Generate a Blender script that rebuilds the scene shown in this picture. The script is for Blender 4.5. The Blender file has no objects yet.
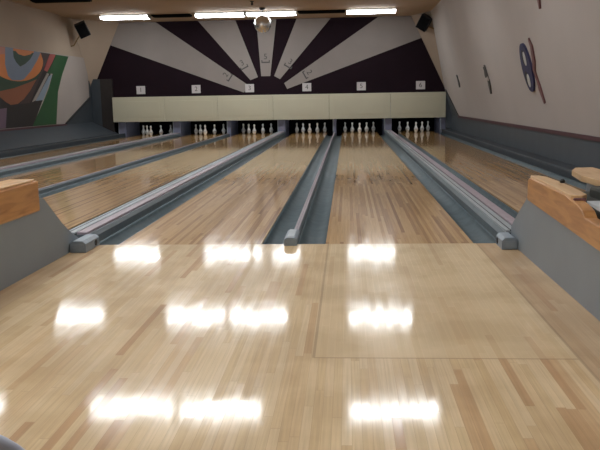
import bpy, bmesh, math, random
from mathutils import Vector, Matrix
random.seed(5)
S = bpy.context.scene
C = S.collection

# ------------------------------------------------------------------ helpers
def lin(c):
    return tuple(((v/255)/12.92 if v/255 <= .04045 else ((v/255+.055)/1.055)**2.4) for v in c) + (1.0,)

def mat(name, rgb, rough=.6, metal=0, coat=0, coat_rough=.1, var=.06, scale=6, bump=0, spec=.5):
    m = bpy.data.materials.new(name); m.use_nodes = True
    nt = m.node_tree; b = nt.nodes['Principled BSDF']
    tc = nt.nodes.new('ShaderNodeTexCoord')
    n = nt.nodes.new('ShaderNodeTexNoise'); n.inputs['Scale'].default_value = scale; n.inputs['Detail'].default_value = 5
    nt.links.new(tc.outputs['Object'], n.inputs['Vector'])
    r = nt.nodes.new('ShaderNodeValToRGB')
    c = lin(rgb)
    r.color_ramp.elements[0].position = .3; r.color_ramp.elements[1].position = .7
    r.color_ramp.elements[0].color = tuple(v*(1-var) for v in c[:3]) + (1,)
    r.color_ramp.elements[1].color = tuple(min(1, v*(1+var)) for v in c[:3]) + (1,)
    nt.links.new(n.outputs['Fac'], r.inputs['Fac'])
    nt.links.new(r.outputs['Color'], b.inputs['Base Color'])
    b.inputs['Roughness'].default_value = rough; b.inputs['Metallic'].default_value = metal
    b.inputs['Coat Weight'].default_value = coat; b.inputs['Coat Roughness'].default_value = coat_rough
    b.inputs['Specular IOR Level'].default_value = spec
    if bump:
        bp = nt.nodes.new('ShaderNodeBump'); bp.inputs['Strength'].default_value = bump; bp.inputs['Distance'].default_value = .01
        nt.links.new(n.outputs['Fac'], bp.inputs['Height']); nt.links.new(bp.outputs['Normal'], b.inputs['Normal'])
    return m

def emit(name, rgb, strength):
    m = bpy.data.materials.new(name); m.use_nodes = True
    b = m.node_tree.nodes['Principled BSDF']
    b.inputs['Base Color'].default_value = lin((235, 240, 245))
    b.inputs['Emission Color'].default_value = lin(rgb); b.inputs['Emission Strength'].default_value = strength
    return m

class N:
    """tiny node-graph writer"""
    def __init__(s, m): s.nt = m.node_tree
    def new(s, t, **k):
        n = s.nt.nodes.new(t)
        for a, v in k.items(): setattr(n, a, v)
        return n
    def put(s, sock, v):
        if isinstance(v, (int, float)): sock.default_value = v
        elif isinstance(v, tuple): sock.default_value = v
        else: s.nt.links.new(v, sock)
    def math(s, op, a, b=0., c=0.):
        n = s.new('ShaderNodeMath', operation=op)
        for i, v in enumerate((a, b, c)): s.put(n.inputs[i], v)
        return n.outputs[0]
    def mix(s, f, a, b, blend='MIX'):
        n = s.new('ShaderNodeMix', data_type='RGBA', blend_type=blend)
        s.put(n.inputs[0], f); s.put(n.inputs[6], a); s.put(n.inputs[7], b)
        return n.outputs[2]
    def ramp(s, f, stops):
        n = s.new('ShaderNodeValToRGB'); e = n.color_ramp.elements
        while len(e) < len(stops): e.new(.5)
        for i, (p, c) in enumerate(stops): e[i].position = p; e[i].color = c if len(c) == 4 else lin(c)
        s.put(n.inputs[0], f); return n.outputs[0]

def wood(name, width, length, tones, seam=.05, seam_dark=.55, coat=1., coat_rough=.07, tilt=.0, zone=None, patch=False, grain=.25, offset=0.):
    """boards laid along Y, every board a little different"""
    m = bpy.data.materials.new(name); m.use_nodes = True
    g = N(m); b = m.node_tree.nodes['Principled BSDF']
    geo = g.new('ShaderNodeNewGeometry'); sep = g.new('ShaderNodeSeparateXYZ'); g.put(sep.inputs[0], geo.outputs['Position'])
    X, Y = sep.outputs[0], sep.outputs[1]
    u = g.math('DIVIDE', g.math('ADD', X, 50.+offset), width)
    i = g.math('FLOOR', u); fu = g.math('FRACT', u)
    w1 = g.new('ShaderNodeTexWhiteNoise', noise_dimensions='1D'); g.put(w1.inputs['W'], i)
    v = g.math('ADD', g.math('DIVIDE', Y, length), g.math('MULTIPLY', w1.outputs['Value'], 17.3))
    j = g.math('FLOOR', v); fv = g.math('FRACT', v)
    cmb = g.new('ShaderNodeCombineXYZ'); g.put(cmb.inputs[0], i); g.put(cmb.inputs[1], j)
    w2 = g.new('ShaderNodeTexWhiteNoise', noise_dimensions='3D'); g.put(w2.inputs['Vector'], cmb.outputs[0])
    rnd = w2.outputs['Value']
    col = g.ramp(rnd, tones)
    # grain, long and thin
    gv = g.new('ShaderNodeCombineXYZ'); g.put(gv.inputs[0], g.math('ADD', g.math('MULTIPLY', X, 110.), g.math('MULTIPLY', rnd, 90.))); g.put(gv.inputs[1], g.math('MULTIPLY', Y, 2.6))
    gn = g.new('ShaderNodeTexNoise'); g.put(gn.inputs['Vector'], gv.outputs[0]); gn.inputs['Scale'].default_value = 1.; gn.inputs['Detail'].default_value = 4.
    gr = g.ramp(gn.outputs['Fac'], [(.3, (1-grain,)*3+(1,)), (.65, (1., 1., 1., 1.))])
    col = g.mix(1., col, gr, 'MULTIPLY')
    if zone:   # a second stretch of board tones further down the lane, dovetailed board by board into the first
        y0, tones2 = zone
        edge = g.math('ADD', g.math('MULTIPLY', w1.outputs['Value'], 1.3), y0)
        f = g.math('GREATER_THAN', Y, edge)
        c2 = g.mix(1., g.ramp(rnd, tones2), gr, 'MULTIPLY')
        col = g.mix(f, col, c2)
        # darker filler strips in the dovetail
        near = g.math('LESS_THAN', g.math('ABSOLUTE', g.math('SUBTRACT', Y, g.math('ADD', edge, -.2))), .33)
        dk = g.math('MULTIPLY', near, g.math('GREATER_THAN', w1.outputs['Value'], .45))
        col = g.mix(g.math('MULTIPLY', dk, .36), col, lin((104, 70, 44)))
    if patch:
        # replaced panel of paler, plainer boards, and browner boards along both returns
        inx = g.math('MULTIPLY', g.math('GREATER_THAN', X, .262), g.math('LESS_THAN', X, 1.345))
        iny = g.math('MULTIPLY', g.math('GREATER_THAN', Y, -2.49), g.math('LESS_THAN', Y, .0))
        f = g.math('MULTIPLY', inx, iny)
        plain = g.mix(.62, col, lin((209, 187, 149)))
        col = g.mix(f, col, plain)
        def line(a, c, half): return g.math('LESS_THAN', g.math('ABSOLUTE', g.math('SUBTRACT', a, c)), half)
        edge = g.math('MAXIMUM', g.math('MULTIPLY', inx, line(Y, -2.49, .006)), g.math('MULTIPLY', iny, line(X, .262, .006)))
        edge = g.math('MAXIMUM', edge, line(X, 1.35, .006))
        col = g.mix(g.math('MULTIPLY', edge, .38), col, lin((110, 82, 55)))
        out = g.math('MAXIMUM', g.math('GREATER_THAN', X, 1.35), g.math('MULTIPLY', g.math('LESS_THAN', X, -1.42), g.math('GREATER_THAN', X, -3.)))
        col = g.mix(g.math('MULTIPLY', out, .4), col, lin((158, 118, 80)))
        # worn smudges
        nz = g.new('ShaderNodeTexNoise'); g.put(nz.inputs['Vector'], geo.outputs['Position']); nz.inputs['Scale'].default_value = 2.2; nz.inputs['Detail'].default_value = 6
        sm = g.ramp(nz.outputs['Fac'], [(.42, (.87, .85, .82, 1)), (.58, (1, 1, 1, 1))])
        col = g.mix(1., col, sm, 'MULTIPLY')
        seam_m = g.math('SUBTRACT', 1., g.math('MULTIPLY', f, .75))
    else: seam_m = 1.
    s1 = g.math('MAXIMUM', g.math('LESS_THAN', fu, seam), g.math('LESS_THAN', fv, .004))
    s2 = g.math('MULTIPLY', g.math('MULTIPLY', s1, seam_dark), seam_m)
    col = g.mix(s2, col, lin((88, 62, 40)))
    g.put(b.inputs['Base Color'], col)
    b.inputs['Roughness'].default_value = .42
    b.inputs['Specular IOR Level'].default_value = .1
    g.put(b.inputs['Coat Weight'], g.math('MULTIPLY', coat, g.math('SUBTRACT', 1., g.math('MULTIPLY', s1, .9 if patch else .0))))
    rn = g.new('ShaderNodeTexNoise'); g.put(rn.inputs['Vector'], geo.outputs['Position']); rn.inputs['Scale'].default_value = 5.; rn.inputs['Detail'].default_value = 5.
    g.put(b.inputs['Coat Roughness'], g.math('MULTIPLY', coat_rough, g.math('ADD', g.math('MULTIPLY', rnd, .45), g.math('ADD', .3, g.math('MULTIPLY', rn.outputs['Fac'], .9)))))
    # each board lies at a hair's tilt, so reflections break from board to board
    w3 = g.new('ShaderNodeTexWhiteNoise', noise_dimensions='3D'); 
    cm2 = g.new('ShaderNodeCombineXYZ'); g.put(cm2.inputs[0], j); g.put(cm2.inputs[1], i); g.put(cm2.inputs[2], 3.)
    g.put(w3.inputs['Vector'], cm2.outputs[0])
    wv = g.new('ShaderNodeTexNoise'); g.put(wv.inputs['Vector'], geo.outputs['Position']); wv.inputs['Scale'].default_value = 9.; wv.inputs['Detail'].default_value = 3.
    nx = g.math('MULTIPLY', g.math('SUBTRACT', rnd, .5), tilt)
    ny = g.math('ADD', g.math('MULTIPLY', g.math('SUBTRACT', w3.outputs['Value'], .5), tilt), g.math('MULTIPLY', g.math('SUBTRACT', wv.outputs['Fac'], .5), tilt*1.6))
    cn = g.new('ShaderNodeCombineXYZ'); g.put(cn.inputs[0], nx); g.put(cn.inputs[1], ny)
    va = g.new('ShaderNodeVectorMath', operation='ADD'); g.put(va.inputs[0], geo.outputs['Normal']); g.put(va.inputs[1], cn.outputs[0])
    vn = g.new('ShaderNodeVectorMath', operation='NORMALIZE'); g.put(vn.inputs[0], va.outputs[0])
    g.put(b.inputs['Coat Normal'], vn.outputs[0])
    return m

# ---- mesh building
def box(bm, x0, x1, y0, y1, z0, z1):
    v = [bm.verts.new((x, y, z)) for x in (x0, x1) for y in (y0, y1) for z in (z0, z1)]
    for f in ((0,1,3,2), (4,6,7,5), (0,4,5,1), (2,3,7,6), (0,2,6,4), (1,5,7,3)): bm.faces.new([v[k] for k in f])
    return v
def prism(bm, pts, fn, d0, d1):
    """closed outline pts (a,b) pushed from depth d0 to d1; fn(a,b,d) -> xyz"""
    A = [bm.verts.new(fn(a, b, d0)) for a, b in pts]; B = [bm.verts.new(fn(a, b, d1)) for a, b in pts]
    n = len(pts)
    bm.faces.new(A); bm.faces.new(list(reversed(B)))
    for k in range(n): bm.faces.new((A[k], B[k], B[(k+1) % n], A[(k+1) % n]))
def lathe(bm, prof, seg=24, cx=0, cy=0):
    rings = []
    for r, z in prof:
        rings.append([bm.verts.new((cx+r*math.cos(2*math.pi*k/seg), cy+r*math.sin(2*math.pi*k/seg), z)) for k in range(seg)])
    for a, b in zip(rings, rings[1:]):
        for k in range(seg): bm.faces.new((a[k], a[(k+1) % seg], b[(k+1) % seg], b[k]))
    bm.faces.new(list(reversed(rings[0]))); bm.faces.new(rings[-1])
def tube(bm, p, q, r, seg=12):
    p, q = Vector(p), Vector(q); d = (q-p).normalized(); a = d.orthogonal().normalized(); b = d.cross(a)
    R = [[bm.verts.new(o+r*(math.cos(2*math.pi*k/seg)*a+math.sin(2*math.pi*k/seg)*b)) for k in range(seg)] for o in (p, q)]
    for k in range(seg): bm.faces.new((R[0][k], R[0][(k+1) % seg], R[1][(k+1) % seg], R[1][k]))
    bm.faces.new(list(reversed(R[0]))); bm.faces.new(R[1])
def obj(name, bm, m, parent=None, smooth=False, bevel=0, seg=2):
    bmesh.ops.recalc_face_normals(bm, faces=bm.faces)
    me = bpy.data.meshes.new(name); bm.to_mesh(me); bm.free()
    if smooth:
        for p in me.polygons: p.use_smooth = True
    o = bpy.data.objects.new(name, me); C.objects.link(o)
    if m: me.materials.append(m)
    if parent: o.parent = parent
    if bevel:
        b = o.modifiers.new('bevel', 'BEVEL'); b.width = bevel; b.segments = seg; b.limit_method = 'ANGLE'; b.angle_limit = .6
    return o
def one(name, m, fn, parent=None, **k):
    bm = bmesh.new(); fn(bm); return obj(name, bm, m, parent, **k)
def bx(name, m, d, parent=None, **k):
    return one(name, m, lambda bm: box(bm, *d), parent, **k)
def tag(o, label, cat, group=None):
    o['label'] = label; o['category'] = cat
    if group: o['group'] = group
    return o
def thing(name, label, cat, loc, group=None):
    o = bpy.data.objects.new(name, None); C.objects.link(o); o.location = loc; o.empty_display_size = .1
    return tag(o, label, cat, group)
def struct(o): o['kind'] = 'structure'; return o
def dup(root, loc, label):
    r = root.copy(); C.objects.link(r); r.location = loc; r['label'] = label
    for ch in list(root.children):
        c = ch.copy(); C.objects.link(c); c.parent = r
        for g in ch.children:
            d = g.copy(); C.objects.link(d); d.parent = c
    return r
def text_mesh(name, s, size, m, parent, loc, rot, depth=.004):
    cu = bpy.data.curves.new('lettering', 'FONT'); cu.body = s; cu.size = size; cu.extrude = depth; cu.align_x = 'CENTER'; cu.align_y = 'CENTER'
    t = bpy.data.objects.new('lettering', cu); C.objects.link(t)
    bpy.context.view_layer.update()
    me = bpy.data.meshes.new_from_object(t.evaluated_get(bpy.context.evaluated_depsgraph_get()))
    bpy.data.objects.remove(t); bpy.data.curves.remove(cu)
    o = bpy.data.objects.new(name, me); me.materials.clear(); me.materials.append(m); C.objects.link(o)
    o.parent = parent; o.location = loc; o.rotation_euler = rot
    return o

# ------------------------------------------------------------------ materials
LIGHT = 23.
M = dict(
    approach=wood('approach_maple', .0335, .8, [(0, (205, 178, 136)), (.3, (213, 188, 147)), (.6, (219, 196, 158)), (.87, (211, 184, 143)), (.96, (199, 166, 124)), (1, (184, 147, 105))],
                  seam=.05, seam_dark=.30, coat=.72, coat_rough=.09, tilt=.0035, patch=True, grain=.16),
    lane=wood('lane_maple', .0272, 2.6, [(0, (164, 124, 80)), (.3, (194, 156, 106)), (.6, (204, 168, 118)), (.85, (186, 146, 96)), (1, (144, 104, 64))],
              seam=.05, seam_dark=.30, coat=.88, coat_rough=.078, tilt=.003, zone=(3.7, [(0, (168, 128, 78)), (.5, (190, 150, 95)), (.9, (180, 138, 86)), (1, (148, 108, 62))])),
    wall=mat('beige_wall_paint', (160, 143, 126), .8, var=.04, scale=1.2),
    wallw=mat('off_white_board_paint', (158, 149, 143), .7, var=.04, scale=1.),
    ceil=mat('beige_ceiling_paint', (188, 166, 142), .85, var=.03, scale=.8),
    grey=mat('slate_grey_paint', (72, 79, 85), .55, var=.07, scale=3),
    panel=mat('return_panel_laminate', (128, 137, 144), .5, var=.05, scale=2.),
    purple=mat('dark_purple_paint', (27, 15, 22), .8, var=.12, scale=1.5, spec=.12),
    ray=mat('greige_ray_paint', (132, 124, 119), .75, var=.05, scale=1.5),
    fascia=mat('cream_masking_panel', (184, 180, 158), .3, var=.03, scale=1.5),
    slate=mat('darkened_slate_paint', (52, 59, 65), .6, var=.08, scale=3),  # slate grey darkened in colour to offset light the sloped panel catches
    gutter=mat('grey_blue_gutter', (84, 97, 102), .5, var=.12, scale=9, spec=.35),
    cap=mat('grey_division_cap', (92, 102, 107), .5, var=.1, scale=12),
    strip=mat('mauve_grey_strip', (150, 138, 146), .45, var=.08, scale=12),
    striplight=mat('pale_grey_strip', (150, 158, 162), .4, var=.08, scale=12),
    dark=mat('dark_groove', (30, 33, 36), .6),
    kick=mat('lavender_grey_kickback', (112, 114, 134), .5, var=.15, scale=5),
    black=mat('black_pit_cloth', (13, 13, 15), .95, spec=.1),
    blackp=mat('black_plastic', (17, 16, 16), .6),
    brown=mat('dark_brown_panel', (38, 31, 28), .7, var=.15),
    trim=mat('dark_red_trim', (76, 42, 50), .5, var=.1),
    pin=mat('white_pin_plastic', (244, 242, 238), .3, var=.03, coat=.5),
    band=mat('pale_rubber_band', (205, 203, 198), .7),
    white=mat('white_enamel', (190, 190, 186), .5, var=.03),
    sign=mat('white_sign_card', (186, 180, 180), .6, var=.04),
    ink=mat('dark_grey_ink', (70, 68, 66), .7),
    sensor=mat('blue_grey_painted_metal', (128, 140, 150), .45, var=.12, scale=20),
    blue=mat('dark_blue_paint', (48, 48, 84), .6, var=.1),
    red=mat('brownish_red_paint', (108, 70, 70), .6, var=.1),
    charcoal=mat('charcoal_paint', (74, 72, 70), .7, var=.15),
    chair=mat('blue_grey_plastic', (165, 171, 186), .45),
    chrome=mat('brushed_steel', (170, 170, 172), .3, metal=1),
    rubber=mat('olive_black_rubber', (38, 40, 33), .7, var=.25, scale=25),
    tray=mat('pale_grey_tray', (176, 184, 188), .4, var=.06),
    tube=emit('lit_tube_diffuser', (248, 252, 255), LIGHT),
    brass=mat('dull_brass_bracket', (120, 100, 58), .5),
    mirror=mat('mirror_tiles', (245, 245, 245), .22, metal=1, var=.2, scale=30),
)
# stained pine for the rails: grain along the length
def pine(name, base, dark):
    m = bpy.data.materials.new(name); m.use_nodes = True; g = N(m); b = m.node_tree.nodes['Principled BSDF']
    tc = g.new('ShaderNodeTexCoord'); mp = g.new('ShaderNodeMapping'); mp.inputs['Scale'].default_value = (7, 1.1, 9)
    g.put(mp.inputs[0], tc.outputs['Object'])
    n = g.new('ShaderNodeTexNoise'); g.put(n.inputs['Vector'], mp.outputs[0]); n.inputs['Scale'].default_value = 3; n.inputs['Detail'].default_value = 6; n.inputs['Distortion'].default_value = .6
    g.put(b.inputs['Base Color'], g.ramp(n.outputs['Fac'], [(.3, dark), (.6, base)]))
    b.inputs['Roughness'].default_value = .4; b.inputs['Coat Weight'].default_value = .3
    return m
M['rail'] = pine('orange_stained_wood', (190, 138, 82), (158, 108, 60))
M['railtop'] = pine('pale_rail_wood', (214, 178, 132), (190, 150, 104))  # paler tone for the rail tops and the far rail

# ------------------------------------------------------------------ lane plan (metres; X across, Y down the lanes, foul line at Y=0)
LW, GN, GW, GUT = 1.089, .482, .665, .213
X5 = (GN/2, GN/2+LW); X4 = (-GN/2-LW, -GN/2)
X6 = (X5[1]+GW, X5[1]+GW+LW); X3 = (X4[0]-GW-LW, X4[0]-GW)
X2 = (X3[0]-GN-LW, X3[0]-GN); X1 = (X2[0]-GW-LW, X2[0]-GW)
LANES = [X1, X2, X3, X4, X5, X6]
LEN, HEAD = 19.25, 18.29
ORD = ['first', 'second', 'third', 'fourth', 'fifth', 'sixth']
ZC = 3.52
YB = 18.2
XR = lambda z: 3.62-.264*(z-.5)     # leaning right wall

# ------------------------------------------------------------------ room shell
struct(bx('floor', M['approach'], (-7.9, 4.2, -8.5, 0, -.15, 0)))
struct(bx('floor_subfloor', M['dark'], (-7.9, 4.2, 0.001, 20.2, -.35, -.16)))
struct(bx('ceiling', M['ceil'], (-8.1, 4.2, -8.6, 20.3, ZC, ZC+.1)))
struct(bx('wall_rear', M['wall'], (-8.1, 4.2, -8.6, -8.5, 0, ZC)))
# sunburst wall stands above the masking panels; below it the pits are open
struct(bx('wall_back', M['purple'], (-8.0, 4.0, YB, YB+.1, .9, ZC)))
struct(bx('wall_pit', M['black'], (-8.0, 4.0, 20.1, 20.2, -.3, 1.2)))
struct(bx('ceiling_pit', M['black'], (-8.0, 4.0, YB+.1, 20.1, .95, 1.0)))
struct(bx('wall_left', M['wall'], (-7.9, -7.7, -8.5, 20.2, 0, ZC)))
def wr(bm):
    prism(bm, [(3.62, .5), (XR(ZC), ZC), (XR(ZC)+.2, ZC), (4.1, .5), (4.1, -.15), (3.62, -.15)], lambda a, b, d: (a, d, b), -8.5, 20.2)
M['wallr'] = mat('warm_white_wall_paint', (178, 171, 166), .75, var=.03, scale=1.)
struct(one('wall_right', M['wallr'], wr))
# grey dado on the right wall, flaring up to the masking at the far end
def dado_r(bm):
    pts = [(.0, -.1), (.0, .5), (16.55, .5), (17.95, 1.27), (18.19, 1.27), (18.19, -.1)]
    A = []; B = []
    for y, z in pts:
        x = XR(z) if z > .5 else 3.62
        A.append(bm.verts.new((x-.012, y, z))); B.append(bm.verts.new((x+.01, y, z)))
    # split the flare from the upright part so faces stay flat
    def quad(ix):
        bm.faces.new([A[k] for k in ix]); bm.faces.new([B[k] for k in reversed(ix)])
    m1a = bm.verts.new((3.608, 18.19, .5)); m1b = bm.verts.new((3.63, 18.19, .5))
    bm.faces.new([A[0], A[1], A[2], m1a, A[5]]); bm.faces.new([A[2], A[3], A[4], m1a])
    bm.faces.new([B[5], m1b, B[2], B[1], B[0]]); bm.faces.new([m1b, B[4], B[3], B[2]])
    for p, q in ((0, 1), (1, 2), (2, 3), (3, 4), (5, 0)): bm.faces.new((A[p], B[p], B[q], A[q]))
    bm.faces.new((A[4], B[4], m1b, m1a)); bm.faces.new((m1a, m1b, B[5], A[5]))
struct(one('wall_right_dado', M['grey'], dado_r))
struct(bx('trim_1', M['trim'], (3.585, 3.625, 0, 16.6, .475, .53)))
struct(one('trim_2', M['dark'], lambda bm: prism(bm, [(16.55, .49), (16.55, .53), (17.95, 1.30), (17.95, 1.265)], lambda a, b, d: (XR(b)-d, a, b), .0, .022)))
# left: sloped grey kick panel, board with the mural above
struct(one('wall_left_dado', M['slate'], lambda bm: prism(bm, [(-6.92, .02), (-6.92, .1), (-7.69, .47), (-7.75, .47), (-7.75, .02)], lambda a, b, d: (a, d, b), 0., 18.19)))
struct(one('wall_left_flare', M['slate'], lambda bm: prism(bm, [(15.7, .46), (18.19, .46), (18.19, 1.75), (17.9, 1.75), (17.9, 1.2)], lambda a, b, d: (-7.70+d, a, b), -.005, .03)))
struct(bx('trim_3', M['trim'], (-7.7, -7.63, 0, 15.75, .445, .49)))
struct(one('trim_4', M['dark'], lambda bm: prism(bm, [(15.73, .47), (15.73, .51), (17.9, 1.25), (17.9, 1.205)], lambda a, b, d: (-7.70+d, a, b), 0, .07)))
# corner gussets where the side walls meet the sunburst wall
def gusset(bm, a, b, c, apex):
    v = [bm.verts.new(p) for p in (a, b, c, apex)]
    for f in ((0, 1, 2), (0, 1, 3), (1, 2, 3), (0, 2, 3)): bm.faces.new([v[k] for k in f])
struct(one('trim_5', M['wall'], lambda bm: gusset(bm, (2.36, YB-.005, ZC), (XR(1.3)+.03, YB-.005, 1.27), (XR(ZC)+.03, 17.0, ZC), (XR(ZC)+.05, YB-.005, ZC))))
struct(one('trim_6', M['wall'], lambda bm: gusset(bm, (-6.68, YB-.005, ZC), (-7.72, YB-.005, 1.3), (-7.72, 16.9, ZC), (-7.74, YB-.005, ZC))))
# dark filler panel between the last masking panel and the left wall
struct(bx('trim_7', M['brown'], (-7.36, -6.99, 18.08, YB-.005, .1, 1.8)))
struct(bx('trim_8', M['slate'], (-7.66, -7.36, 18.08, YB-.005, .1, 1.8)))
struct(bx('trim_9', M['grey'], (3.44, 3.62, 18.08, YB-.005, .1, 1.24)))

# ------------------------------------------------------------------ lanes, gutters, division caps
SIDE = ['beside the left wall under the mural', 'next to the lane by the mural', 'behind the left return',
        'left of the narrow middle cap', 'right of the narrow middle cap', 'along the right wall']
for k, (a, b) in enumerate(LANES):
    t = tag(bx('bowling_lane', M['lane'], (a, b, .001, LEN, -.12, 0)), ORD[k]+' varnished wooden lane from the left wall, '+SIDE[k], 'lane', 'bowling lanes')
def gutter(x0, x1, label):
    def f(bm):
        n = 12; top = []; bot = []
        for k in range(n+1):
            t = math.pi*k/n; x = (x0+x1)/2-(x1-x0)/2*math.cos(t)*.985; z = -.012-.078*math.sin(t)
            top.append((x, z)); bot.append((x, z-.012))
        prof = top+bot[::-1]
        prism(bm, prof, lambda a, b, d: (a, d, b), .001, 18.115)
        # flat faces of the end caps are concave polygons; fine for an end seen edge-on
    o = one('gutter', M['gutter'], f)
    for p in o.data.polygons:
        if abs(p.normal.y) < .5: p.use_smooth = True
    return tag(o, label, 'gutter', 'lane gutters')
for k, (a, b) in enumerate(LANES):
    gutter(a-GUT, a, 'grey-blue channel along the left edge of the '+ORD[k]+' lane from the left wall')
    gutter(b, b+GUT, 'grey-blue channel along the right edge of the '+ORD[k]+' lane from the left wall')
YK = 18.135; YC = 18.115
def wide_cap(x0, x1, label):
    CAP0 = .02
    t = thing('division_cap', label, 'lane divider', ((x0+x1)/2, 0, 0), 'wide lane dividers')
    w = (x1-x0)/2
    one('cap_body', M['cap'], lambda bm: prism(bm, [(-w, -.12), (-w, .045), (-w+.02, .075), (w-.02, .075), (w, .045), (w, -.12)], lambda a, b, d: (a, d, b), CAP0, YC), t)
    bx('rail_strip', M['striplight'], (-w+.025, -.012, .025, YC-.01, .07, .092), t, bevel=.004)
    s = bx('rail_strip', M['strip'], (.006, w-.035, .025, YC-.01, .07, .094), t, bevel=.004); s['label'] = 'mauve-grey strip'
    bx('groove', M['dark'], (-.012, .006, .025, YC-.01, .07, .08), t)
    bx('groove', M['dark'], (-w*.55, -w*.55+.008, .025, YC-.01, .085, .0935), t)
    return t
def thin_cap(x, label):
    CAP0 = .31
    t = thing('division_cap', label, 'lane divider', (x, 0, 0), 'narrow lane dividers')
    one('cap_body', M['cap'], lambda bm: prism(bm, [(-.028, -.12), (-.028, .03), (-.018, .045), (.018, .045), (.028, .03), (.028, -.12)], lambda a, b, d: (a, d, b), CAP0, YC), t)
    bx('rail_strip', M['strip'], (-.016, -.003, .32, YC-.01, .043, .05), t); bx('rail_strip', M['strip'], (.003, .016, .32, YC-.01, .043, .05), t)
    return t
wide_cap(X5[1]+GUT, X6[0]-GUT, 'wide grey and mauve lane divider running back from the right return')
wide_cap(X3[1]+GUT, X4[0]-GUT, 'wide grey striped lane divider running back from the left return')
wide_cap(X1[1]+GUT, X2[0]-GUT, 'wide grey lane divider between first and second lanes from the left wall')
thin_cap(0, 'narrow grey lane divider in mid picture ending at the foul line')
thin_cap((X2[1]+X3[0])/2, 'narrow grey lane divider between second and third lanes from the left wall')
def ledge(x0, x1, label):
    t = thing('side_ledge', label, 'ledge', ((x0+x1)/2, 0, 0), 'side wall ledges'); w = (x1-x0)/2
    bx('ledge_top', M['slate'], (-w, w, .0, 18.03, -.12, .085), t, bevel=.01)
    bx('edge_strip', M['grey'], (-w if x0 > 0 else w-.03, -w+.03 if x0 > 0 else w, .0, 18.03, .085, .1), t)
    return t
ledge(X6[1]+GUT, 3.605, 'low grey ledge with pale edge strip at the foot of the right wall')
ledge(-6.915, X1[0]-GUT, 'low grey ledge with pale edge strip at the foot of the left wall')

# ------------------------------------------------------------------ kickbacks (partitions between the pits)
def kickback(x0, x1, label):
    t = thing('kickback', label, 'partition', ((x0+x1)/2, YK, 0), 'pit partitions'); w = (x1-x0)/2
    bx('side_board', M['kick'], (-w, -w+.03, .0, 1.6, -.12, .93), t)
    bx('side_board', M['kick'], (w-.03, w, .0, 1.6, -.12, .93), t)
    bx('front_post', M['kick'], (-w+.0301, w-.0301, -.005, .04, -.12, .93), t)
    bx('edge_strip', M['striplight'], (-w, -w+.018, -.013, -.0055, -.05, .93), t)
    return t
kickback(X5[1]+GW/2-.115, X5[1]+GW/2+.115, 'wide lavender-grey partition between the fifth and sixth pits from the left')
kickback(-.05, .05, 'thin lavender-grey partition at the far end of the middle cap')
kickback(X3[1]+GW/2-.12, X3[1]+GW/2+.12, 'wide lavender-grey partition between the third and fourth pits from the left')
kickback((X2[1]+X3[0])/2-.06, (X2[1]+X3[0])/2+.06, 'thin grey partition between the second and third pits from the left')
kickback(X1[1]+GW/2-.12, X1[1]+GW/2+.12, 'wide lavender-grey partition between the first and second pits from the left')
kickback(3.27, 3.43, 'lavender-grey partition at the right end of the pits by the wall')
kickback(-6.86, -6.625, 'lavender-grey partition at the left end of the pits by the wall')

# ------------------------------------------------------------------ masking panels and lane signs
ed = [-6.98, -5.32, -3.64, -1.905, -.16, 1.735, 3.42]
M['pit'] = emit('added_pin_glow', (240, 248, 255), 16.)  # glow for the unseen tubes added over the pins
for k in range(6):
    a, b = ed[k], ed[k+1]
    t = thing('masking_panel', 'cream masking panel over the pit of the '+ORD[k]+' lane from the left wall', 'panel', ((a+b)/2, 18.0, .45), 'masking panels')
    w = (b-a)/2-.004
    zt = .775 if k else .775
    bx('board', M['fascia'], (-w, w, .0, .035, .0, zt), t, bevel=.006)
    bx('top_ledge', M['fascia'], (-w, w, .0355, .1985, zt-.03, zt), t)
    lx = sum(LANES[k])/2-(a+b)/2
    q = bx('added_lamp_holder', M['white'], (lx-.45, lx+.45, .0355, .055, .33, .39), t)      # unseen tube lamp, added behind the panel to brighten the pins
    one('added_lamp_tube', M['pit'], lambda bm: tube(bm, (lx-.44, .0735, .36), (lx+.44, .0735, .36), .0175), q)
    bx('added_reflection_panel', M['fascia'], (-w+.16, w-.16, -.008, .0005, .14, .64), t, bevel=.007)  # raised panel added to suggest the paler reflection on each board
for k, x in enumerate((-6.095, -4.33, -2.64, -.85, .84, 2.66)):
    s = thing('lane_sign', 'small white square sign with number %d above the %s masking panel from the left' % (k+1, ORD[k]), 'sign', (x, YB-.0105, 1.44), 'lane number signs')
    bx('card', M['sign'], (-.138, .138, -.012, .0, -.125, .125), s)
    text_mesh('numeral', str(k+1), .2, M['ink'], s, (0, -.014, 0), (math.pi/2, 0, 0), .003)

# ------------------------------------------------------------------ sunburst on the back wall
RAYS = [
    ('lowest left', [(-6.82, 2.775), (-7.0, 2.84), (-6.75, ZC-.01), (-5.53, ZC-.01), (-2.62, 1.49), (-2.83, 1.31)], '2'),
    ('second from left', [(-4.19, ZC-.01), (-3.03, ZC-.01), (-2.37, 1.775), (-2.61, 1.685)], '3'),
    ('upright middle', [(-2.38, ZC-.01), (-1.763, ZC-.01), (-1.985, 1.80), (-2.27, 1.80)], '5'),
    ('second from right', [(-1.135, ZC-.01), (-.085, ZC-.01), (-1.68, 1.70), (-1.865, 1.80)], '3'),
    ('lowest right', [(1.36, ZC-.01), (2.37, ZC-.01), (2.70, 2.87), (-1.465, 1.395), (-1.555, 1.575)], '2'),
]
burst = thing('sunburst_mural', 'greige sunburst rays on the dark purple back wall above the masking panels', 'mural', (-2.1, YB, 1.4))
SPOT = [(-3.33, 1.83, -56), (-2.83, 2.16, -27), (-2.12, 2.33, 0), (-1.38, 2.17, 30), (-.82, 1.86, 60)]
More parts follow.
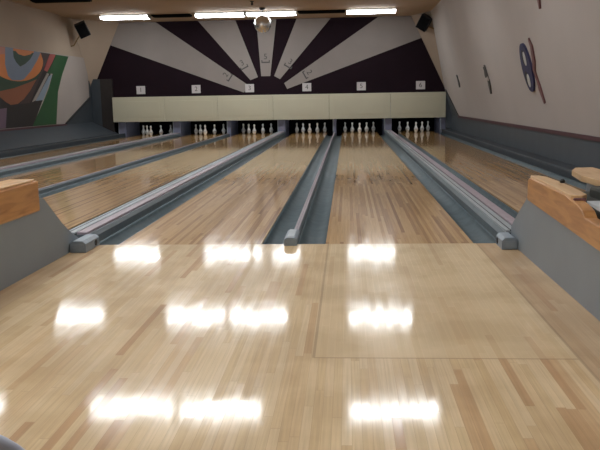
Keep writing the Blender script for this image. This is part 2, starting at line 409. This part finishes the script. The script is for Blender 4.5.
for (nm, pts, num), (x, z, ang) in zip(RAYS, SPOT):
    r = one('ray', M['ray'], lambda bm: prism(bm, [(a+2.1, b-1.4) for a, b in pts], lambda a, b, d: (a, -d, b), .0, .006), burst)
    r['label'] = nm+' ray'
    a = math.radians(ang); ca, sa = math.cos(a), math.sin(a)
    def fr(u, v): return (x+2.1+ca*u+sa*v, z-1.4-sa*u+ca*v)
    px, pz = fr(0, .06)
    text_mesh('numeral', num, .24, M['ink'], r, (px, -.008, pz), (math.pi/2, a, 0), .002)
    one('underline', M['ink'], lambda bm: prism(bm, [fr(*p) for p in ((-.13, -.04), (-.13, -.13), (.13, -.13), (.13, -.04), (.10, -.04), (.10, -.09), (-.10, -.09), (-.10, -.04))], lambda p, q, d: (p, -d, q), .0055, .010), r)

# ------------------------------------------------------------------ mural board on the left wall (world Y,z outlines)
mural = thing('wall_mural', 'colourful abstract mural of rings and bands on the left wall', 'mural', (-7.7, 12., .5))
def shp(name, m, pts, lv, label=None):
    o = one(name, m, lambda bm: prism(bm, [(y-12., z-.5) for y, z in pts], lambda a, b, d: (d, a, b), .0, .030+.002*lv), mural)
    if label: o['label'] = label
def P(n, c, v=.04): return mat('mural_'+n, c, .6, var=v, scale=2)
mo, mb, mg, mgd, mbr, mbk, mdb, mpr, mll, mlb, mma, mpk = (P('orange', (196, 118, 60)), P('grey_blue', (112, 124, 142)), P('green', (31, 76, 41)), P('dark_green', (32, 60, 40)), P('sienna', (134, 80, 52)),
    P('black', (32, 26, 26)), P('dark_brown', (62, 46, 44)), P('coral_red', (156, 76, 72)), P('stone', (146, 140, 134)), P('light_blue', (128, 144, 160)), P('mauve', (104, 84, 100)), P('pink', (172, 118, 104)))
shp('board', M['wallw'], [(10.2, .49), (10.2, 2.41), (17.9, 2.44), (17.9, 1.22), (15.76, .49)], 0, 'off-white board behind the painting')
shp('painted_ground', mbk, [(10.2, .5), (10.2, 2.405), (15.34, 2.405), (14.6, 1.5), (13.5, .5)], 1)
shp('painted_band', mgd, [(10.2, 1.35), (11.77, 1.37), (12.53, 1.45), (13.36, 1.59), (14.0, 1.7), (14.3, 1.92), (13.6, 2.0), (10.2, 2.0)], 2)
shp('painted_wedge', mbr, [(10.2, 1.3), (11.0, 1.36), (11.77, 1.37), (12.53, 1.45), (13.36, 1.59), (13.94, 1.7), (13.45, 1.39), (13.05, 1.19), (12.68, 1.07), (12.29, 1.05), (12.03, 1.12), (11.74, 1.24), (11.0, 1.25)], 3)
shp('painted_band', mdb, [(14.33, 2.40), (14.93, 2.40), (14.53, 2.06), (13.83, 1.47), (13.39, 1.09), (12.8, 1.07), (13.05, 1.19), (13.45, 1.39), (14.01, 1.73), (14.39, 2.0)], 4)
disc = [(12.75+1.62*math.cos(t), 2.26-.64*math.sin(t)) for t in [math.pi*k/24 for k in range(25)]]
disc = [(y, min(z, 2.40)) for y, z in disc]
disc = [(10.95, 2.40)] + [p for p in disc[::-1]] + [(14.33, 2.40)]
shp('painted_disc', mo, [(11.0, 2.40), (11.08, 2.2)] + [(12.76+1.66*math.cos(t), 2.2-.58*math.sin(t)) for t in [math.pi*(23-k)/24 for k in range(24)]] + [(14.30, 2.40)], 5)
shp('painted_arc', mb, [(12.21, 2.40), (12.64, 2.40), (12.66, 2.22), (12.81, 2.08), (12.96, 1.99), (13.27, 2.08), (13.66, 2.25), (13.88, 2.40), (14.30, 2.40), (14.02, 2.17), (13.6, 1.9), (13.14, 1.68), (12.9, 1.64), (12.45, 1.64), (12.25, 1.73), (12.14, 2.0)], 6)
shp('painted_crescent', mgd, [(12.63, 2.34), (13.84, 2.36), (13.59, 2.19), (13.27, 2.06), (12.96, 1.98), (12.75, 2.08), (12.63, 2.19)], 7)
shp('painted_half_disc', mo, [(12.66, 2.40), (13.86, 2.40), (13.61, 2.31), (13.24, 2.25), (12.9, 2.28)], 8)
shp('painted_patch', mpk, [(11.6, 2.40), (12.19, 2.40), (12.16, 2.24), (11.6, 2.18)], 8)
shp('painted_band', mg, [(15.36, 2.403), (16.31, 2.403), (15.71, 1.86), (15.32, 1.38), (15.05, .5), (13.45, .5), (14.22, 1.08), (14.7, 1.48), (15.05, 1.87), (14.63, 1.88), (15.11, 2.19)], 4)
shp('painted_band', mpr, [(14.93, 2.40), (15.33, 2.40), (15.03, 2.16), (14.66, 1.91), (14.44, 1.95)], 6)
shp('painted_stripe', mll, [(14.63, 1.88), (14.77, 1.86), (13.78, 1.16), (13.52, 1.11)], 7)
shp('painted_stripe', mlb, [(14.76, 1.8), (14.97, 1.84), (14.63, 1.51), (14.23, 1.16), (13.77, 1.14)], 6)
shp('painted_block', mma, [(11.0, .96), (11.69, .96), (12.06, .98), (11.92, .51), (11.0, .505)], 3)

# ------------------------------------------------------------------ decorations on the right wall
LEAN = math.atan(.264)
def on_wall(name, m, pts, lv0, lv1, root, y, z, label=None):
    """outline in (along wall, up the slope) about the root"""
    o = one(name, m, lambda bm: prism(bm, pts, lambda a, b, d: (-d*math.cos(LEAN)-b*math.sin(LEAN), a, b*math.cos(LEAN)-d*math.sin(LEAN)), lv0, lv1), root)
    if label: o['label'] = label
    return o
def ell(cy, cz, a, b, n=28, rot=0): return [(cy+a*math.cos(t)*math.cos(rot)-b*math.sin(t)*math.sin(rot), cz+a*math.cos(t)*math.sin(rot)+b*math.sin(t)*math.cos(rot)) for t in [2*math.pi*k/n for k in range(n)]]
def decal(y, z, label, big=True):
    t = thing('wall_decoration', label, 'wall decoration', (XR(z), y, z), 'decorations on the right wall'); return t
def pinshape(h, w, bend=0):
    half = [(.0, .18), (.12, .34), (.28, .5), (.45, .42), (.6, .2), (.72, .13), (.82, .17), (.92, .19), (.98, .1), (1, 0)]
    return [(w*r+bend*(v-.5)**2, h*(v-.5)) for v, r in half]+[(-w*r+bend*(v-.5)**2, h*(v-.5)) for v, r in half[-2::-1]]
d = decal(7.18, 1.52, 'large blue disc with two white openings and a red-brown pin, on the right wall')
def ribbon(pts):
    L_, R_ = [], []
    for k, (y, z, w_) in enumerate(pts):
        a, b = pts[max(k-1, 0)], pts[min(k+1, len(pts)-1)]
        dy, dz = b[0]-a[0], b[1]-a[1]; n_ = math.hypot(dy, dz)
        w_ *= 1.35
        L_.append((y-dz/n_*w_, z+dy/n_*w_)); R_.append((y+dz/n_*w_, z-dy/n_*w_))
    return L_+R_[::-1]
on_wall('pin_shape', M['red'], ribbon([(y-7.18, (z-1.52)/math.cos(LEAN), w_) for y, z, w_ in ((6.70, 1.94, .02), (6.63, 1.82, .045), (6.68, 1.62, .05), (6.80, 1.46, .04), (6.73, 1.30, .03), (6.70, 1.18, .05), (6.61, .95, .025))]), .0, .022, d, 0, 0)
dd = on_wall('disc', M['blue'], ell(0, 0, .30, .40), .0, .035, d, 0, 0)
on_wall('shadow_spot', M['dark'], ell(.02, .17, .10, .125), .03, .038, dd, 0, 0); on_wall('white_spot', M['white'], ell(-.05, .15, .07, .115), .034, .042, dd, 0, 0)  # dark ellipses colour in the shadow beside each white spot
on_wall('shadow_spot', M['dark'], ell(.09, -.17, .10, .12), .03, .038, dd, 0, 0); on_wall('white_spot', M['white'], ell(.01, -.21, .08, .11), .034, .042, dd, 0, 0)
d = decal(10.75, 1.42, 'dark grey crossed-pin shape on the right wall, beyond the blue disc')
on_wall('pin_shape', M['charcoal'], [(p*1., q) for p, q in pinshape(.62, .16, .3)], .0, .03, d, 0, 0)
on_wall('pin_shape', M['charcoal'], [(p+.17, q*.55+.16) for p, q in pinshape(.42, .16, .2)], .0, .026, d, 0, 0)
on_wall('light_patch', M['wallw'], ell(-.05, .02, .09, .05), .028, .034, d, 0, 0)
d = decal(14.95, 1.48, 'smallest dark pin shape far along the right wall near the back')
on_wall('pin_shape', M['charcoal'], pinshape(.34, .17, .2), .0, .03, d, 0, 0)
d = decal(5.62, 2.5, 'dark pin shape high on the right wall at the top edge of the picture')
on_wall('pin_shape', M['red'], pinshape(.46, .09, .2), .0, .03, d, 0, 0)

# ------------------------------------------------------------------ ceiling lights
def fixture(x0, x1, y, label, lit, group):
    t = thing('strip_light', label, 'ceiling light', ((x0+x1)/2, y, ZC), group); w = (x1-x0)/2
    bx('housing', M['white'] if lit else M['black'], (-w, w, -.2, .2, -.045, -.0005), t)
    if lit:
        one('diffuser', M['tube'], lambda bm: prism(bm, [(-.19, -.0455), (-.18, -.095), (-.14, -.112), (.14, -.112), (.18, -.095), (.19, -.0455)], lambda a, b, d: (d, a, b), -w+.02, w-.02), t)
        bx('end_cap', M['white'], (-w, -w+.0195, -.195, .195, -.115, -.0455), t); bx('end_cap', M['white'], (w-.0195, w, -.195, .195, -.115, -.0455), t)
    else:
        bx('louvre', M['black'], (-w+.02, w-.02, -.12, .12, -.062, -.0455), t)
COLS = [(-6.58, -5.19), (-3.86, -2.46), (-2.41, -1.0), (.39, 1.77)]
NEARC = [(-5.98, -4.8), (-3.44, -2.18), (-2.10, -.87), (.40, 1.72)]
CN = ['leftmost', 'second from the left', 'third from the left', 'rightmost']
for y, rn in ((16.2, 'in the far row before the sunburst'), (9.75, 'in the row above mid lanes'), (4.95, 'in the row above the near lanes'), (.2, 'above the foul line'), (-4.4, 'above the seats behind the approach')):
    for k, (a, b) in enumerate(COLS):
        if y < 16: a, b = NEARC[k]
        fixture(a, b, y, 'lit white strip light, %s %s' % (CN[k], rn), True, 'lit strip lights')
fixture(-5.16, -4.05, 16.45, 'long dark unlit strip on the ceiling beside the leftmost far light', False, 'dark ceiling strips')
fixture(-.97, .36, 16.35, 'long dark unlit strip on the ceiling between the two rightmost far lights', False, 'dark ceiling strips')
fixture(-7.1, -5.73, 12.7, 'dark unlit strip on the ceiling at the upper left edge of the picture', False, 'dark ceiling strips')

# mirror ball in front of the far lights
ball = thing('mirror_ball', 'faceted mirror ball hanging from the ceiling in front of the sunburst', 'mirror ball', (-1.87, 15.3, ZC))
one('motor', M['blackp'], lambda bm: lathe(bm, [(.06, -.06), (.085, -.03), (.085, -.0005)], 20), ball)
one('hanger', M['chrome'], lambda bm: tube(bm, (0, 0, -.059), (0, 0, -.20), .02), ball)
def mb(bm):
    R = .235; zc = -.43; nr = 14; rings = []
    for i in range(1, nr):
        t = math.pi*i/nr; rings.append((R*math.sin(t), zc-R*math.cos(t)))
    lathe(bm, rings, 26)
one('globe', M['mirror'], mb, ball)
hook = one('ceiling_hook', M['blackp'], lambda bm: (lathe(bm, [(.05, -.015), (.05, 0)], 14), lathe(bm, [(.02, -.10), (.032, -.08), (.02, -.0155)], 14)))
hook.location = (-1.97, 13.9, ZC); tag(hook, 'small dark fitting on the ceiling ahead of the mirror ball', 'ceiling fitting')

# loudspeakers in the upper corners
def speaker(loc, rot, label, brk):
    t = thing('loudspeaker', label, 'speaker', loc, 'corner speakers'); t.rotation_euler = rot
    cb = bx('cabinet', M['blackp'], (-.16, .16, -.12, .12, -.21, .21), t, bevel=.015)
    bx('grille', M['black'], (-.14, .14, -.128, -.1195, -.19, .19), cb)
    iv = t.rotation_euler.to_matrix().inverted(); brk = [iv @ Vector(p) for p in brk]
    b = one('bracket', M['brass'], lambda bm: [tube(bm, p, q, .018) for p, q in zip(brk, brk[1:])], t); b['label'] = 'dull yellow bracket'
speaker((2.66, 17.25, 3.22), (math.radians(18), math.radians(32), math.radians(-14)), 'black speaker high in the right corner of the room', [(.02, .02, -.02), (.14, .05, -.12), (.34, .05, -.20)])
speaker((-7.30, 16.6, 3.18), (math.radians(18), math.radians(-24), math.radians(14)), 'black speaker high in the left corner of the room', [(-.02, .02, -.05), (-.18, .05, -.26), (-.30, .05, -.44), (-.395, .05, -.46)])

# ------------------------------------------------------------------ pins
def pin_proto():
    t = thing('bowling_pin', '', 'bowling pin', (0, 0, 0), 'five-pin bowling pins')
    prof = [(.028, 0), (.033, .006), (.046, .035), (.058, .070), (.0625, .095), (.059, .120), (.044, .155), (.029, .185), (.021, .210), (.0205, .225), (.025, .245), (.0305, .268), (.0305, .288), (.024, .306), (.010, .3165)]
    one('body', M['pin'], lambda bm: lathe(bm, prof, 20), t, smooth=True)
    one('rubber_band', M['band'], lambda bm: lathe(bm, [(.0605, .080), (.0640, .083), (.0655, .095), (.0640, .107), (.0600, .110)], 20), t, smooth=True)
    return t
proto = pin_proto(); first = True
POS = [(0, 0, 'front pin of the V'), (-.229, .396, 'left middle pin of the V'), (.229, .396, 'right middle pin of the V'), (-.457, .792, 'back left corner pin'), (.457, .792, 'back right corner pin')]
for k, (a, b) in enumerate(LANES):
    for dx, dy, nm in POS:
        lb = 'white %s on the %s lane from left wall' % (nm, ORD[k])
        loc = ((a+b)/2+dx, HEAD+dy, 0.0)
        if first: proto.location = loc; proto['label'] = lb; first = False
        else: dup(proto, loc, lb)

# ------------------------------------------------------------------ foul-line sensor boxes
def sensor(x0, x1, y0, y1, h, label, hole):
    t = thing('foul_sensor', label, 'sensor box', ((x0+x1)/2, y0, 0), 'foul line boxes'); w = (x1-x0)/2; L = y1-y0
    one('case', M['sensor'], lambda bm: prism(bm, [(-w, .0), (-w, h*.75), (-w*.6, h), (w*.6, h), (w, h*.75), (w, .0)], lambda a, b, d: (a, d, b), .0, L), t, bevel=.004)
    if hole:
        x = w if hole > 0 else -w
        one('lens', M['blackp'], lambda bm: tube(bm, (x-.002*hole, L*.72, h*.42), (x+.004*hole, L*.72, h*.42), h*.27), t)
        bx('front_plate', M['sensor'], (-w*.8, w*.8, -.004, .0005, .008, h*.7), t)
    else:
        bx('top_plate', M['striplight'], (-w*.5, w*.5, L*.1, L*.9, h*.99, h*1.04), t)
sensor(-1.594, -1.475, -.30, .0, .085, 'blue-grey sensor box at the foul line beside the left panel', 1)
sensor(1.485, 1.595, -.24, -.02, .085, 'blue-grey sensor box at the foul line beside the right panel', -1)
sensor(-.065, .03, -.07, .30, .062, 'small blue-grey wedge box ending the narrow middle divider', 0)

# ------------------------------------------------------------------ ball returns with wooden rails
rt = thing('ball_return', 'grey sided ball return with an orange wood rail at the left of the approach', 'ball return', (-1.6, 0, 0), 'ball returns')
def panel(bm, prof, x0, x1): prism(bm, prof, lambda a, b, d: (d, a, b), x0, x1)
LP = [(.012, .0005), (.01, .02), (-.10, .075), (-.256, .150), (-.40, .238), (-.508, .318), (-.60, .385), (-.66, .432), (-.70, .452), (-.76, .462), (-3.2, .462), (-3.2, .0005)]
one('side_panel', M['panel'], lambda bm: panel(bm, LP, -.17, 0), rt)
one('rail', M['rail'], lambda bm: box(bm, -.18, .008, -3.2, -.76, .375, .575), rt, bevel=.012)
s = one('rail_top', M['railtop'], lambda bm: box(bm, -.172, .0, -3.19, -.80, .5745, .588), rt, bevel=.006); s['label'] = 'pale top of the rail'
rr = thing('ball_return', 'grey sided ball return with a notched orange wood rail at the right of the approach', 'ball return', (1.6, 0, 0), 'ball returns')
RP = [(.012, .0005), (.01, .12), (-.05, .165), (-.20, .255), (-.35, .338), (-.47, .405), (-.60, .41), (-3.2, .41), (-3.2, .0005)]
one('side_panel', M['panel'], lambda bm: panel(bm, RP, 0, .05), rr)
one('side_panel', M['panel'], lambda bm: panel(bm, [(-.05, .0005), (-.06, .30), (-.12, .499), (-3.2, .499), (-3.2, .0005)], .49, .54), rr)
# near rail with the step down into the ball tray
NR = [(-.50, .385), (-.49, .42), (-.50, .522), (-.54, .537), (-1.36, .528), (-1.42, .518), (-1.56, .506), (-1.65, .487), (-1.70, .456), (-2.0, .447), (-3.2, .446), (-3.2, .30), (-1.9, .335), (-1.3, .358)]
one('rail', M['rail'], lambda bm: panel(bm, NR, -.012, .055), rr, bevel=.006)
TP = [(-.50, .545), (-.53, .5625), (-1.36, .5485), (-1.43, .5365), (-1.43, .522), (-1.36, .528), (-.53, .54)]
s = one('rail_top', M['railtop'], lambda bm: prism(bm, [(-.004, -.53), (-.004, -1.43), (.05, -1.45), (.09, -1.40), (.10, -1.1), (.095, -.80), (.085, -.62), (.05, -.53)], lambda a, b, d: (a, b, (.541+(b+.5)*.016)+d), -.02, .012), rr, bevel=.005); s['label'] = 'pale top of the rail'
s = one('rail_end', M['red'], lambda bm: box(bm, .0, .065, -1.475, -1.455, .495, .526), rr, bevel=.006); s['label'] = 'reddish end of the rail cap'
one('far_rail', M['railtop'], lambda bm: prism(bm, [(.35, -.22), (.42, -.05), (.55, -.03), (.56, -.6), (.55, -3.2), (.36, -3.2), (.33, -1.1), (.30, -.6)], lambda a, b, d: (a, b, d), .515, .555), rr, bevel=.004)
one('tray', M['tray'], lambda bm: prism(bm, [(-1.50, .515), (-2.0, .487), (-3.1, .46), (-3.1, .445), (-2.0, .472), (-1.50, .500)], lambda a, b, d: (d, a, b), .06, .30), rr)
one('ball_lift_cover', M['rubber'], lambda bm: prism(bm, [(-.45, .36), (-.5, .44), (-.75, .47), (-1.2, .47), (-1.5, .44), (-1.55, .36)], lambda a, b, d: (d, a, b), .14, .38), rr, bevel=.02)
one('guard', M['rubber'], lambda bm: prism(bm, [(-.95, .42), (-.95, .53), (-1.3, .54), (-1.42, .50), (-1.42, .42)], lambda a, b, d: (d, a, b), .24, .42), rr, bevel=.02)
one('bolt', M['blackp'], lambda bm: lathe(bm, [(.014, .0), (.016, .012), (.008, .022)], 12), rr).location = (.075, -.98, .5525)

# ------------------------------------------------------------------ grey plastic chair whose back just enters the lower left corner
ch = thing('plastic_chair', 'blue-grey moulded plastic chair peeping into the lower left corner', 'chair', (-.113, -4.505, 0))
def shell(bm):
    n = 10; pts = []
    rows = [(.43, -.26, .20), (.42, .0, .21), (.44, .17, .21), (.52, .22, .21), (.64, .25, .20), (.70, .262, .17), (.735, .27, .10), (.742, .272, .03)]
    rings = []
    for z, y, w in rows:
        rings.append([bm.verts.new((w*(2*k/n-1), -(y-.03*(2*k/n-1)**2), z)) for k in range(n+1)])
    for a, b in zip(rings, rings[1:]):
        for k in range(n): bm.faces.new((a[k], a[k+1], b[k+1], b[k]))
o = one('seat_shell', M['chair'], shell, ch, smooth=True)
so = o.modifiers.new('thick', 'SOLIDIFY'); so.thickness = .014; sb = o.modifiers.new('sub', 'SUBSURF'); sb.levels = 1; sb.render_levels = 2
for sx in (-1, 1):
    for sy in (-1, 1):
        one('leg', M['chrome'], lambda bm: tube(bm, (sx*.15, sy*.13, .418), (sx*.19, sy*.19, .0), .011), ch)

# ------------------------------------------------------------------ world, camera, colour
w = bpy.data.worlds.new('room_dark'); S.world = w; w.use_nodes = True
w.node_tree.nodes['Background'].inputs[0].default_value = (.5, .5, .55, 1); w.node_tree.nodes['Background'].inputs[1].default_value = .02
cam = bpy.data.cameras.new('camera'); co = bpy.data.objects.new('camera', cam); C.objects.link(co)
F, cx, cy, h, yaw, pit, rol = 749.25, .4092, -5.4807, 1.0638, .0651, .1659, -.0166
fw = Vector((-math.sin(yaw)*math.cos(pit), math.cos(yaw)*math.cos(pit), -math.sin(pit)))
rt_ = Vector((math.cos(yaw), math.sin(yaw), 0)); up = rt_.cross(fw)
r2 = math.cos(rol)*rt_+math.sin(rol)*up; u2 = -math.sin(rol)*rt_+math.cos(rol)*up
mw = Matrix(((r2.x, u2.x, -fw.x, cx), (r2.y, u2.y, -fw.y, cy), (r2.z, u2.z, -fw.z, h), (0, 0, 0, 1)))
co.matrix_world = mw
cam.sensor_fit = 'HORIZONTAL'; cam.sensor_width = 36; cam.lens = F*36/600; cam.clip_start = .05; cam.clip_end = 100
S.camera = co
S.view_settings.view_transform = 'Standard'; S.view_settings.look = 'None'; S.view_settings.gamma = 1; S.view_settings.use_curve_mapping = False
S.view_settings.exposure = 0.
S.cycles.use_denoising = True
S.cycles.max_bounces = 8
S.cycles.sample_clamp_indirect = 6
